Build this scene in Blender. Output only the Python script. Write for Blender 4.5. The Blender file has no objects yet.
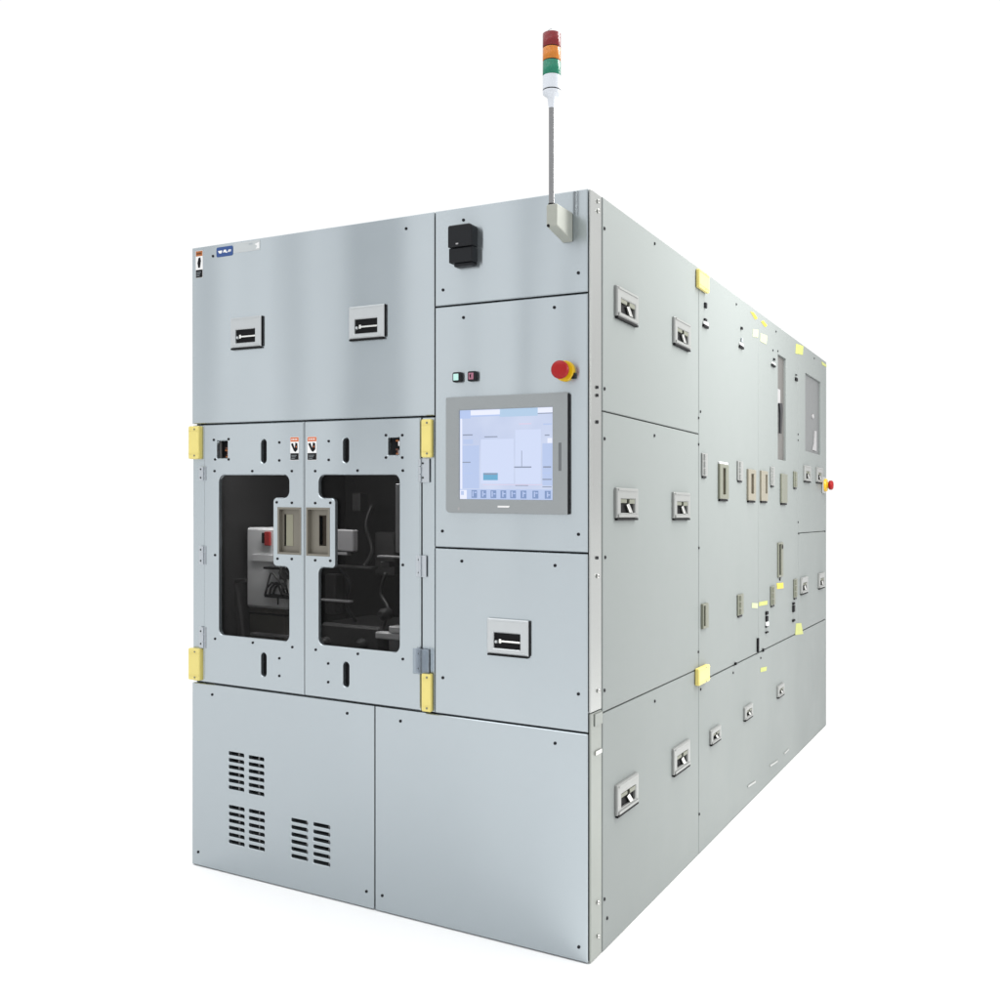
import bpy, bmesh, math, random
from mathutils import Vector
from mathutils.geometry import tessellate_polygon

random.seed(7)
scene = bpy.context.scene
COL = scene.collection

# ------------------------------------------------------------------ camera
CX, CY, CZ, YAW, FPX, HOR = 2.5227177, -2.4684370, 1.3149447, 0.49442135, 989.0428, 478.6753
W, L, H, K = 1.4708491, 3.4556664, 2.1, 0.0322328       # machine width, depth, height; fall of the floor to the rear
cam = bpy.data.cameras.new('camera')
camo = bpy.data.objects.new('camera', cam)
COL.objects.link(camo)
camo.location = (CX, CY, CZ)
camo.rotation_euler = (math.pi / 2, 0, YAW)
cam.sensor_width = 36
cam.lens = 36 * FPX / 1000
cam.shift_y = (HOR - 500) / 1000
cam.clip_start = 0.05
cam.clip_end = 500
scene.camera = camo

FW = Vector((-math.sin(YAW), math.cos(YAW), 0))
RT = Vector((math.cos(YAW), math.sin(YAW), 0))
CP = Vector((CX, CY, CZ))


def ray(px, py):
    return FW + RT * ((px - 500) / FPX) + Vector((0, 0, (HOR - py) / FPX))


def FP(px, py, d=0.0):          # point of the photo on the front plane -> metres (across, up)
    r = ray(px, py)
    p = CP + r * ((-d - CY) / r.y)
    return p.x, p.z


def SP(px, py, d=0.0):          # point of the photo on the side plane -> metres (deep, up)
    r = ray(px, py)
    p = CP + r * ((W + d - CX) / r.x)
    return p.y, p.z + K * p.y


# ------------------------------------------------------------------ materials
def nodes_of(name):
    m = bpy.data.materials.new(name)
    m.use_nodes = True
    nt = m.node_tree
    return m, nt, nt.nodes['Principled BSDF']


def mat(name, col, rough=0.5, metal=0.0, spec=0.5, var=0.0, scale=40, bump=0.0, coat=0.0, emit=None, es=0.0):
    m, nt, b = nodes_of(name)
    b.inputs['Base Color'].default_value = (*col, 1)
    b.inputs['Roughness'].default_value = rough
    b.inputs['Metallic'].default_value = metal
    b.inputs['Specular IOR Level'].default_value = spec
    b.inputs['Coat Weight'].default_value = coat
    if emit:
        b.inputs['Emission Color'].default_value = (*emit, 1)
        b.inputs['Emission Strength'].default_value = es
    if var or bump:
        tc = nt.nodes.new('ShaderNodeTexCoord')
        n = nt.nodes.new('ShaderNodeTexNoise')
        n.inputs['Scale'].default_value = scale
        n.inputs['Detail'].default_value = 4
        nt.links.new(tc.outputs['Object'], n.inputs['Vector'])
        if var:
            r = nt.nodes.new('ShaderNodeMix')
            r.data_type = 'RGBA'
            r.inputs['A'].default_value = (*[c * (1 - var) for c in col], 1)
            r.inputs['B'].default_value = (*[min(1, c * (1 + var)) for c in col], 1)
            nt.links.new(n.outputs['Fac'], r.inputs['Factor'])
            nt.links.new(r.outputs['Result'], b.inputs['Base Color'])
        if bump:
            bp = nt.nodes.new('ShaderNodeBump')
            bp.inputs['Strength'].default_value = bump
            bp.inputs['Distance'].default_value = 0.002
            nt.links.new(n.outputs['Fac'], bp.inputs['Height'])
            nt.links.new(bp.outputs['Normal'], b.inputs['Normal'])
    return m


def sheet(name, col, rough, metal, aniso, wave, grain, wscale, spec=0.5):
    """stainless sheet: horizontal brush grain and the slow waviness of thin sheet metal"""
    m, nt, b = nodes_of(name)
    N = nt.nodes.new
    b.inputs['Metallic'].default_value = metal
    b.inputs['Anisotropic'].default_value = aniso
    b.inputs['Specular IOR Level'].default_value = spec
    g = N('ShaderNodeNewGeometry')
    mp = N('ShaderNodeMapping')
    mp.inputs['Scale'].default_value = (6, 6, 420)
    nt.links.new(g.outputs['Position'], mp.inputs['Vector'])
    n = N('ShaderNodeTexNoise')
    n.inputs['Scale'].default_value = 1.0
    n.inputs['Detail'].default_value = 3
    nt.links.new(mp.outputs['Vector'], n.inputs['Vector'])
    mx = N('ShaderNodeMix')
    mx.data_type = 'RGBA'
    mx.inputs['A'].default_value = (*[c * (1 - grain) for c in col], 1)
    mx.inputs['B'].default_value = (*[c * (1 + grain) for c in col], 1)
    nt.links.new(n.outputs['Fac'], mx.inputs['Factor'])
    nt.links.new(mx.outputs['Result'], b.inputs['Base Color'])
    n2 = N('ShaderNodeTexNoise')
    n2.inputs['Scale'].default_value = 2.2
    n2.inputs['Detail'].default_value = 3
    nt.links.new(g.outputs['Position'], n2.inputs['Vector'])
    mr = N('ShaderNodeMapRange')
    mr.inputs['From Min'].default_value = 0.3
    mr.inputs['From Max'].default_value = 0.7
    mr.inputs['To Min'].default_value = rough * 0.9
    mr.inputs['To Max'].default_value = rough * 1.12
    nt.links.new(n2.outputs['Fac'], mr.inputs['Value'])
    nt.links.new(mr.outputs['Result'], b.inputs['Roughness'])
    mp3 = N('ShaderNodeMapping')
    mp3.inputs['Scale'].default_value = wscale
    nt.links.new(g.outputs['Position'], mp3.inputs['Vector'])
    n3 = N('ShaderNodeTexNoise')
    n3.inputs['Scale'].default_value = 1.0
    n3.inputs['Detail'].default_value = 1
    nt.links.new(mp3.outputs['Vector'], n3.inputs['Vector'])
    bp = N('ShaderNodeBump')
    bp.inputs['Strength'].default_value = 1.0
    bp.inputs['Distance'].default_value = wave
    nt.links.new(n3.outputs['Fac'], bp.inputs['Height'])
    nt.links.new(bp.outputs['Normal'], b.inputs['Normal'])
    tg = N('ShaderNodeCombineXYZ')
    tg.inputs['X'].default_value = 0.0
    tg.inputs['Z'].default_value = 1.0
    nt.links.new(tg.outputs['Vector'], b.inputs['Tangent'])
    return m


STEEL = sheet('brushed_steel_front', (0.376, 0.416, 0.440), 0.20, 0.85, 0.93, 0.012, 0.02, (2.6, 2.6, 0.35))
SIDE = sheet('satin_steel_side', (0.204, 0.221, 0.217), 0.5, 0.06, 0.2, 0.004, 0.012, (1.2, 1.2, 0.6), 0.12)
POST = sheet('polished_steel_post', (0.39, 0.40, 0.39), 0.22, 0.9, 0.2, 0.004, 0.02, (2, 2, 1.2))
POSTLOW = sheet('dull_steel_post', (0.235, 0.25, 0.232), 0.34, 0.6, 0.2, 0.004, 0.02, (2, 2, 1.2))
HINGESTEEL = mat('hinge_steel', (0.4032, 0.432, 0.4608), 0.32, 0.75, var=0.04)
CARC = mat('black_carcass', (0.006, 0.0065, 0.008), 0.7, spec=0.1)
INNER = mat('chamber_dark_lining', (0.013, 0.0125, 0.0125), 0.6, var=0.1, scale=6)
ZINC = mat('latch_grey', (0.335, 0.34, 0.335), 0.35, 0.3, var=0.04)
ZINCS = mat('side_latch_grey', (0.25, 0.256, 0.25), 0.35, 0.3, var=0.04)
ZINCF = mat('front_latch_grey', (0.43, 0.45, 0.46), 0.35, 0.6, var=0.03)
CHROME = mat('latch_lever_chrome', (0.7, 0.7, 0.68), 0.2, 1.0)
BLACK = mat('matt_black', (0.006, 0.006, 0.007), 0.6, spec=0.12)
BLACKPL = mat('black_plastic', (0.0081, 0.009, 0.0108), 0.42, spec=0.18, var=0.15, bump=0.05)
SCREW = mat('screw_black_oxide', (0.012, 0.013, 0.016), 0.45, 0.3, spec=0.2)
SCREWB = mat('screw_bright', (0.56, 0.56, 0.539), 0.2, 1.0)
YEL = mat('yellow_plastic', (0.66, 0.56, 0.17), 0.35, var=0.05, scale=12)
YEL.node_tree.nodes['Principled BSDF'].inputs['Transmission Weight'].default_value = 0.06
TAPE = mat('yellow_tape', (0.576, 0.432, 0.0216), 0.45, var=0.08, scale=30)
TAPEG = mat('yellow_green_tape', (0.372, 0.396, 0.096), 0.45, var=0.12, scale=30)
TAPEP = mat('faded_tape', (0.372, 0.4092, 0.248), 0.5, var=0.10, scale=25)
TAN = mat('handle_tan', (0.1485, 0.1373, 0.1125), 0.45, 0.2, var=0.05)
TANL = mat('handle_cream', (0.2, 0.195, 0.14), 0.45, 0.1, var=0.06)
TANSIDE = mat('side_handle_tan', (0.205, 0.188, 0.145), 0.45, 0.1, var=0.06)
OLIVE = mat('handle_olive', (0.15, 0.155, 0.12), 0.42, 0.2, var=0.06)
BROWN = mat('handle_slot_brown', (0.035, 0.02, 0.006), 0.5)
WHITE = mat('white_plastic', (0.64, 0.64, 0.64), 0.35)
TOWERW = mat('tower_white', (0.51, 0.5355, 0.578), 0.3)
BEIGE = mat('beige_bracket', (0.2775, 0.2888, 0.255), 0.4, var=0.03)
ORANGE = mat('label_orange', (0.496, 0.104, 0.02), 0.5)
ORANGEB = mat('label_brown_orange', (0.315, 0.091, 0.014), 0.5)
BLUE = mat('badge_blue', (0.0072, 0.045, 0.18), 0.35)
PALE = mat('name_strip', (0.3844, 0.4092, 0.4154), 0.4)
GREYTXT = mat('grey_print', (0.30, 0.33, 0.35), 0.5)
RED = mat('red_button', (0.28, 0.005, 0.006), 0.4, spec=0.25)
EYEL = mat('estop_yellow', (0.576, 0.36, 0.0036), 0.35)
BEZEL = mat('bezel_grey', (0.2178, 0.2343, 0.2409), 0.42, var=0.02)
BEZELD = mat('bezel_slot', (0.096, 0.105, 0.111), 0.5)
PANEG = mat('grey_pane', (0.1255, 0.1302, 0.1325), 0.35, 0.0, spec=0.12, var=0.05, scale=3)
PANED = mat('grey_pane_warm', (0.102, 0.09765, 0.09331), 0.35, 0.0, spec=0.12, var=0.05, scale=3)
CONNB = mat('connector_brown', (0.10, 0.030, 0.014), 0.5, var=0.4, scale=80)
IWHITE = mat('inner_white_enamel', (0.78, 0.78, 0.78), 0.45, var=0.03, scale=5)
IGREY = mat('inner_grey', (0.036, 0.035, 0.035), 0.5, var=0.1, scale=9)
IGREYL = mat('inner_light_grey', (0.28, 0.275, 0.28), 0.4)
IBROWN = mat('inner_table_brown', (0.13, 0.12, 0.10), 0.5, var=0.12, scale=7)
ITAG = mat('inner_red_tag', (0.45, 0.03, 0.03), 0.5)
POLE = mat('pole_steel', (0.24, 0.24, 0.245), 0.22, 1.0)
FLOORM = mat('white_floor', (0.93, 0.93, 0.93), 0.8, spec=0.1, var=0.004, scale=2)


def lens_mat(name, col):
    m, nt, b = nodes_of(name)
    N = nt.nodes.new
    b.inputs['Roughness'].default_value = 0.16
    b.inputs['Specular IOR Level'].default_value = 0.35
    b.inputs['Base Color'].default_value = (*col, 1)
    tc = N('ShaderNodeTexCoord')
    wv = N('ShaderNodeTexWave')
    wv.wave_type = 'BANDS'
    wv.bands_direction = 'Z'
    wv.inputs['Scale'].default_value = 110
    nt.links.new(tc.outputs['Object'], wv.inputs['Vector'])
    n = N('ShaderNodeTexNoise')
    n.inputs['Scale'].default_value = 140
    nt.links.new(tc.outputs['Object'], n.inputs['Vector'])
    mx = N('ShaderNodeMix')
    mx.data_type = 'RGBA'
    mx.inputs['A'].default_value = (*[c * 0.7 for c in col], 1)
    mx.inputs['B'].default_value = (*[min(1, c * 1.3) for c in col], 1)
    nt.links.new(n.outputs['Fac'], mx.inputs['Factor'])
    nt.links.new(mx.outputs['Result'], b.inputs['Base Color'])
    bp = N('ShaderNodeBump')
    bp.inputs['Strength'].default_value = 0.4
    bp.inputs['Distance'].default_value = 0.001
    nt.links.new(wv.outputs['Fac'], bp.inputs['Height'])
    nt.links.new(bp.outputs['Normal'], b.inputs['Normal'])
    return m


LRED = lens_mat('lens_red', (0.16, 0.004, 0.007))
LAMB = lens_mat('lens_amber', (0.46, 0.15, 0.012))
LGRN = lens_mat('lens_green', (0.004, 0.15, 0.088))


def glass_mat(name, tint, gloss):
    m = bpy.data.materials.new(name)
    m.use_nodes = True
    nt = m.node_tree
    nt.nodes.clear()
    N = nt.nodes.new
    out = N('ShaderNodeOutputMaterial')
    tr = N('ShaderNodeBsdfTransparent')
    tr.inputs['Color'].default_value = (*tint, 1)
    gl = N('ShaderNodeBsdfGlossy')
    gl.inputs['Roughness'].default_value = 0.02
    fr = N('ShaderNodeFresnel')
    fr.inputs['IOR'].default_value = gloss
    ms = N('ShaderNodeMixShader')
    nt.links.new(fr.outputs['Fac'], ms.inputs['Fac'])
    nt.links.new(tr.outputs['BSDF'], ms.inputs[1])
    nt.links.new(gl.outputs['BSDF'], ms.inputs[2])
    nt.links.new(ms.outputs['Shader'], out.inputs['Surface'])
    return m


GLASS = glass_mat('smoked_window', (0.64, 0.64, 0.64), 1.15)
CLEARP = glass_mat('clear_hinge_cover', (0.80, 0.83, 0.86), 1.4)


def glow(name, col, s=1.0):
    m, nt, b = nodes_of(name)
    b.inputs['Base Color'].default_value = (0.02, 0.02, 0.03, 1)
    b.inputs['Roughness'].default_value = 0.25
    b.inputs['Emission Color'].default_value = (*col, 1)
    b.inputs['Emission Strength'].default_value = s
    return m


def glow_ramp(name, stops):
    """lit display background: softly varying blue-white picture"""
    m, nt, b = nodes_of(name)
    N = nt.nodes.new
    b.inputs['Base Color'].default_value = (0.02, 0.02, 0.03, 1)
    b.inputs['Roughness'].default_value = 0.25
    tc = N('ShaderNodeTexCoord')
    n = N('ShaderNodeTexNoise')
    n.inputs['Scale'].default_value = 7
    n.inputs['Detail'].default_value = 2
    nt.links.new(tc.outputs['Object'], n.inputs['Vector'])
    cr = N('ShaderNodeValToRGB')
    cr.color_ramp.elements[0].position = 0.3
    cr.color_ramp.elements[1].position = 0.7
    cr.color_ramp.elements[0].color = (*stops[0], 1)
    cr.color_ramp.elements[1].color = (*stops[1], 1)
    nt.links.new(n.outputs['Fac'], cr.inputs['Fac'])
    nt.links.new(cr.outputs['Color'], b.inputs['Emission Color'])
    b.inputs['Emission Strength'].default_value = 0.93
    return m


G_BG = glow_ramp('screen_ground', ((0.50, 0.58, 0.79), (0.63, 0.70, 0.88)))
G_LT = glow('screen_light', (0.585, 0.66, 0.86))
G_WH = glow('screen_white', (0.78, 0.81, 0.95))
G_MID = glow('screen_mid', (0.42, 0.53, 0.80))
G_TAB = glow('screen_tab', (0.40, 0.56, 0.74))
G_TEAL = glow('screen_teal', (0.10, 0.36, 0.56))
G_LINE = glow('screen_line', (0.22, 0.26, 0.36))
G_KEY = glow('screen_key', (0.17, 0.26, 0.48))
G_KEYL = glow('screen_key_light', (0.43, 0.53, 0.77))
G_PINK = glow('screen_pink', (0.66, 0.58, 0.74))
G_BTN = glow('button_lit_green', (0.52, 0.86, 0.78))
BTNP = mat('button_pink', (0.275, 0.1, 0.15), 0.4, var=0.3, scale=120)

# ------------------------------------------------------------------ mesh builder
UNIT = [(-.5, -.5, -.5), (.5, -.5, -.5), (.5, .5, -.5), (-.5, .5, -.5), (-.5, -.5, .5), (.5, -.5, .5), (.5, .5, .5), (-.5, .5, .5)]


class MB:
    """collects shapes in face coordinates: a across, b up, d out of the face"""
    def __init__(self):
        self.v, self.f, self.m, self.s, self.mats = [], [], [], [], []

    def mi(self, m):
        if m not in self.mats:
            self.mats.append(m)
        return self.mats.index(m)

    def add(self, vs, fs, m, smooth=False):
        o = len(self.v)
        i = self.mi(m)
        self.v += [tuple(x) for x in vs]
        for f in fs:
            self.f.append([o + k for k in f])
            self.m.append(i)
            self.s.append(smooth)

    def box(self, a0, a1, b0, b1, d0, d1, m, bev=0.0, seg=1):
        bm = bmesh.new()
        bmesh.ops.create_cube(bm, size=1)
        for v in bm.verts:
            v.co = Vector(((a0 + a1) / 2 + v.co.x * (a1 - a0), (b0 + b1) / 2 + v.co.y * (b1 - b0), (d0 + d1) / 2 + v.co.z * (d1 - d0)))
        if bev:
            bmesh.ops.bevel(bm, geom=list(bm.edges), offset=bev, segments=seg, affect='EDGES', profile=0.5)
        bm.verts.index_update()
        self.add([v.co for v in bm.verts], [[v.index for v in f.verts] for f in bm.faces], m)
        bm.free()

    def plate(self, outer, holes, front, thick, m, bev=0.0012, edge=None):
        def area(p):
            return sum(p[i][0] * p[(i + 1) % len(p)][1] - p[(i + 1) % len(p)][0] * p[i][1] for i in range(len(p)))
        loops = [outer if area(outer) > 0 else outer[::-1]] + [h[::-1] if area(h) > 0 else h for h in holes]
        inset = []
        for lp in loops:
            n = len(lp)
            q = []
            for i in range(n):
                p0, p1, p2 = Vector(lp[i - 1]), Vector(lp[i]), Vector(lp[(i + 1) % n])
                e0, e1 = (p1 - p0).normalized(), (p2 - p1).normalized()
                n0, n1 = Vector((-e0.y, e0.x)), Vector((-e1.y, e1.x))
                k = max(0.4, 1 + n0.dot(n1))
                q.append(p1 + (n0 + n1) * bev / k)
            inset.append(q)
        for lp, q in zip(loops, inset):
            n = len(lp)
            vs = [(p[0], p[1], front - thick) for p in lp] + [(p[0], p[1], front - bev) for p in lp] + [(p[0], p[1], front) for p in q]
            fs = []
            for i in range(n):
                j = (i + 1) % n
                fs.append([i, j, n + j, n + i])
                fs.append([n + i, n + j, 2 * n + j, 2 * n + i])
            self.add(vs, fs, edge or m)
        flat = [p for q in inset for p in q]
        tris = tessellate_polygon([[Vector((p[0], p[1], 0)) for p in q] for q in inset])
        fs = []
        for t in tris:
            a, b, c = (Vector(flat[i]) for i in t)
            fs.append(list(t) if (b - a).cross(c - a) > 0 else list(t)[::-1])
        self.add([(p[0], p[1], front) for p in flat], fs, m)
        flatb = [p for q in loops for p in q]
        self.add([(p[0], p[1], front - thick) for p in flatb], [f[::-1] for f in fs], m)

    def poly(self, pts, d, m):
        def area(p):
            return sum(p[i][0] * p[(i + 1) % len(p)][1] - p[(i + 1) % len(p)][0] * p[i][1] for i in range(len(p)))
        p = pts if area(pts) > 0 else pts[::-1]
        tris = tessellate_polygon([[Vector((x, y, 0)) for x, y in p]])
        fs = []
        for t in tris:
            a, b, c = (Vector(p[i]) for i in t)
            fs.append(list(t) if (b - a).cross(c - a) > 0 else list(t)[::-1])
        self.add([(x, y, d) for x, y in p], fs, m)

    def rect(self, a0, a1, b0, b1, d, m):
        self.add([(a0, b0, d), (a1, b0, d), (a1, b1, d), (a0, b1, d)], [[0, 1, 2, 3]], m)

    def lathe_d(self, a, b, prof, m, n=24, smooth=True):
        """prof: (radius, d) from the face outwards, turned about the d axis"""
        vs, fs = [], []
        for r, d in prof:
            for i in range(n):
                t = 2 * math.pi * i / n
                vs.append((a + r * math.cos(t), b + r * math.sin(t), d))
        for k in range(len(prof) - 1):
            for i in range(n):
                j = (i + 1) % n
                fs.append([k * n + i, k * n + j, (k + 1) * n + j, (k + 1) * n + i])
        self.add(vs, fs, m, smooth)
        k = len(prof) - 1
        self.add([vs[k * n + i] for i in range(n)], [list(range(n))], m)
        self.add([vs[i] for i in range(n)], [list(range(n))[::-1]], m)

    def lathe_b(self, a, d, prof, m, n=32, smooth=True):
        """prof: (radius, height) from the bottom upwards, turned about the upright axis"""
        vs, fs = [], []
        for r, b in prof:
            for i in range(n):
                t = 2 * math.pi * i / n
                vs.append((a + r * math.cos(t), b, d - r * math.sin(t)))
        for k in range(len(prof) - 1):
            for i in range(n):
                j = (i + 1) % n
                fs.append([k * n + i, k * n + j, (k + 1) * n + j, (k + 1) * n + i])
        self.add(vs, fs, m, smooth)
        k = len(prof) - 1
        self.add([vs[k * n + i] for i in range(n)], [list(range(n))], m)
        self.add([vs[i] for i in range(n)], [list(range(n))[::-1]], m)

    def tube(self, pts, r, m, n=10):
        vs, fs = [], []
        P = [Vector(p) for p in pts]
        for k, p in enumerate(P):
            t = (P[min(k + 1, len(P) - 1)] - P[max(k - 1, 0)]).normalized()
            u = t.cross(Vector((0, 0, 1)))
            if u.length < 1e-3:
                u = t.cross(Vector((0, 1, 0)))
            u.normalize()
            w = t.cross(u)
            for i in range(n):
                q = 2 * math.pi * i / n
                vs.append(p + (u * math.cos(q) + w * math.sin(q)) * r)
        for k in range(len(P) - 1):
            for i in range(n):
                j = (i + 1) % n
                fs.append([k * n + i, k * n + j, (k + 1) * n + j, (k + 1) * n + i])
        fs.append(list(range(n))[::-1])
        fs.append([(len(P) - 1) * n + i for i in range(n)])
        self.add(vs, fs, m, True)

    def build(self, name, face, at, parent=None):
        """face 'F' (front) or 'S' (right side); at = (a, b) the shape's own origin on the face"""
        me = bpy.data.meshes.new(name)
        a0, b0 = at
        vs = []
        for a, b, d in self.v:
            a, b = a - a0, b - b0
            vs.append((a, -d, b + K * d) if face == 'F' else (d, a, b - K * a))
        me.from_pydata(vs, [], self.f)
        for m in self.mats:
            me.materials.append(m)
        for p, i, s in zip(me.polygons, self.m, self.s):
            p.material_index = i
            p.use_smooth = s
        me.update()
        o = bpy.data.objects.new(name, me)
        COL.objects.link(o)
        wl = world_of(face, at)
        WL[o.name] = wl
        o.location = wl
        if parent:
            o.parent = parent
            o.location = wl - WL[parent.name]
        return o


WL = {}


def world_of(face, at):
    return Vector((at[0], 0, at[1])) if face == 'F' else Vector((W, at[0], at[1] - K * at[0]))


def copy_part(src, face, at, parent, src_at=None):
    c = src.copy()
    COL.objects.link(c)
    wl = world_of(face, at)
    WL[c.name] = wl
    c.parent = parent
    c.location = wl - WL[parent.name]
    return c


def rrect(a0, a1, b0, b1, r=0.0, n=5, radii=None):
    R = radii or [r] * 4
    pts = []
    for (cx, cy, s), rr in zip(((a0, b0, 180), (a1, b0, 270), (a1, b1, 0), (a0, b1, 90)), R):
        if rr <= 0:
            pts.append((cx, cy))
            continue
        ox = cx + (rr if cx == a0 else -rr)
        oy = cy + (rr if cy == b0 else -rr)
        for i in range(n + 1):
            t = math.radians(s + 90 * i / n)
            pts.append((ox + rr * math.cos(t), oy + rr * math.sin(t)))
    return pts


def round_poly(corners, n=5):
    """corners: (a, b, radius) in order, either way round"""
    pts = []
    k = len(corners)
    for i in range(k):
        p0, p1, p2 = Vector(corners[i - 1][:2]), Vector(corners[i][:2]), Vector(corners[(i + 1) % k][:2])
        r = corners[i][2]
        if r <= 0:
            pts.append(tuple(p1))
            continue
        s, e = p1 + (p0 - p1).normalized() * r, p1 + (p2 - p1).normalized() * r
        for j in range(n + 1):
            t = j / n
            # quarter arc between s and e around the corner
            c = s + e - p1
            x = (s - c) * math.cos(t * math.pi / 2) + (e - c) * math.sin(t * math.pi / 2)
            pts.append(tuple(c + x))
    return pts


# ------------------------------------------------------------------ the machine
root = bpy.data.objects.new('processing_machine', None)
COL.objects.link(root)
root.empty_display_size = 0.3
root['label'] = 'large brushed steel machine with two windowed doors, touch screen and tricolour signal tower'
root['category'] = 'machine'
base = Vector((W / 2, L / 2, -K * L / 2))
root.location = base
WL[root.name] = base

T = 0.020          # sheet panel depth
G = 0.0023         # half gap
Z_LOW, Z_DOOR, Z_CT, Z_CB = 0.6245, 1.499, 1.8195, 1.1125
U_DL, U_DM, U_DR, U_CP, U_BT = 0.0535, 0.485, 0.9255, 0.974, 0.758

# carcass: dark frame behind the panels, open where the doors are
mb = MB()
CD = -(T + 0.002)
mb.box(0.021, W - 0.021, 0.0, Z_LOW - 0.02, -(L - 0.021), CD, CARC)
mb.box(0.021, W - 0.021, Z_DOOR + 0.0, H - 0.021, -(L - 0.021), CD, CARC)
mb.box(U_CP - 0.02, W - 0.021, Z_LOW - 0.02, Z_DOOR, -(L - 0.021), CD, CARC)
mb.box(0.021, U_CP - 0.02, Z_LOW - 0.02, Z_DOOR, -(L - 0.021), -0.80, INNER)
mb.box(0.021, 0.040, Z_LOW - 0.02, Z_DOOR, -0.80, CD, INNER)
mb.build('cabinet_frame', 'F', (W / 2, 0), root)

mb = MB()
mb.box(0.0405, U_CP - 0.0205, Z_LOW - 0.0195, Z_LOW - 0.0035, -0.795, -0.03, INNER)
mb.box(0.0405, U_CP - 0.0205, Z_DOOR - 0.012, Z_DOOR - 0.001, -0.795, -0.03, INNER)
mb.box(U_CP - 0.0315, U_CP - 0.0205, Z_LOW - 0.003, Z_DOOR - 0.0125, -0.795, -0.03, INNER)
mb.build('chamber_lining', 'F', (0.5, Z_LOW), root)

# outer skins that the photo does not face: left, rear, roof
mb = MB()
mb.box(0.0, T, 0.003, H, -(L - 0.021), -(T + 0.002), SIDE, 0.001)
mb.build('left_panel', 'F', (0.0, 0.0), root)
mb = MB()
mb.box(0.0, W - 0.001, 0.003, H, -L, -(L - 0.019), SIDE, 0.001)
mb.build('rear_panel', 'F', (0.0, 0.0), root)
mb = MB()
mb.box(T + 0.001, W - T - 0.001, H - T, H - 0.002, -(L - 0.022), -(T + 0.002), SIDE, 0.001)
mb.build('roof_panel', 'F', (0.0, H), root)

FRONT, SIDEP = [], []      # (region, object)


def fpanel(a0, a1, b0, b1, holes=(), name='front_panel'):
    mb = MB()
    mb.plate(rrect(a0, a1, b0, b1, 0.0015, 2), list(holes), 0.0, T, STEEL, 0.0022)
    return mb


def reg_front(mb, a0, a1, b0, b1, name='front_panel', label=None):
    o = mb.build(name, 'F', ((a0 + a1) / 2, (b0 + b1) / 2), root)
    if label:
        o['label'] = label
    FRONT.append(((a0, a1, b0, b1), o))
    return o


def fbox(x0, x1, y0, y1, d=0.0):
    """photo box on the front -> a0, a1, b0, b1 (y taken at the middle of the box)"""
    xm = (x0 + x1) / 2
    return FP(x0, 0, d)[0], FP(x1, 0, d)[0], FP(xm, y1, d)[1], FP(xm, y0, d)[1]


def sbox(x0, x1, y0, y1, d=0.0):
    xm = (x0 + x1) / 2
    return SP(x0, 0, d)[0], SP(x1, 0, d)[0], SP(xm, y1, d)[1], SP(xm, y0, d)[1]


# front sheets
a = (0.0, U_CP - G, Z_DOOR + G, H)
reg_front(fpanel(*a), *a, label='wide upper front panel with badge and two latches')
a = (U_CP + G * .7, W - 0.0095, Z_CT + G, H)
reg_front(fpanel(*a), *a, label='upper right front panel carrying the black box and signal tower')
scr_outer = fbox(447.8, 569.3, 395.2, 513.6)
a = (U_CP + G * .7, W - 0.0095, Z_CB + G, Z_CT - G)
ctrl = reg_front(fpanel(*a), *a, label='control panel with touch screen and emergency stop')
a = (U_CP + G * .7, W - 0.0095, Z_LOW + G, Z_CB - G)
reg_front(fpanel(*a), *a, label='plain front panel with one latch below the touch screen')
# louvre panel with real slots
slots = []
struts = []
for gx0, gx1, hx0, hx1, y_first, y_last, hy_first, hy_last, sp in (
        (228.3, 243.8, 248.3, 263.8, 754.5, 788.7, 758.5, 793.3, .5),
        (228.5, 244.2, 248.5, 264.3, 808.4, 843.2, 812.5, 848.0, .5),
        (291.0, 307.5, 313.0, 329.8, 821.6, 857.7, 826.0, 863.2, .8)):
    for x0, x1, ya, yb in ((gx0, gx1, y_first, y_last), (hx0, hx1, hy_first, hy_last)):
        u0, u1 = FP(x0, 0)[0], FP(x1, 0)[0]
        xm = (x0 + x1) / 2
        v0, v1 = FP(xm, ya)[1], FP(xm, yb)[1]
        for i in range(6):
            v = v0 + (v1 - v0) * i / 5
            slots.append(rrect(u0, u1, v - 0.0056, v + 0.0056, 0.004, 3))
        us = u0 + (u1 - u0) * sp
        struts.append((us - 0.002, us + 0.002, v1 - 0.02, v0 + 0.02))
a = (0.0, U_BT - G, 0.003, Z_LOW - G)
mb = fpanel(*a, holes=slots)
for s in struts:
    mb.box(*s, -0.019, -0.014, IGREYL)
reg_front(mb, *a, label='louvred lower front panel with three groups of vent slots')
a = (U_BT + G * .8, W - 0.0095, 0.003, Z_LOW - G)
reg_front(fpanel(*a), *a, label='plain lower front panel')

# hinge posts beside the doors
a = (0.0, U_DL - 0.002, Z_LOW + G, Z_DOOR - G)
mb = MB(); mb.plate(rrect(*a), [], -0.004, T - 0.004, STEEL, 0.002)
reg_front(mb, *a, name='hinge_post')
a = (U_DR + 0.002, U_CP - G, Z_LOW + G, Z_DOOR - G)
mb = MB(); mb.plate(rrect(*a), [], -0.004, T - 0.004, STEEL, 0.002)
reg_front(mb, *a, name='hinge_post')


# ---- doors
def slot_hole(px, py, w=0.024, h=0.076):
    u, v = FP(px, py)
    return rrect(u - w / 2, u + w / 2, v - h / 2, v + h / 2, w / 2 - 0.0005, 8)


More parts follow.
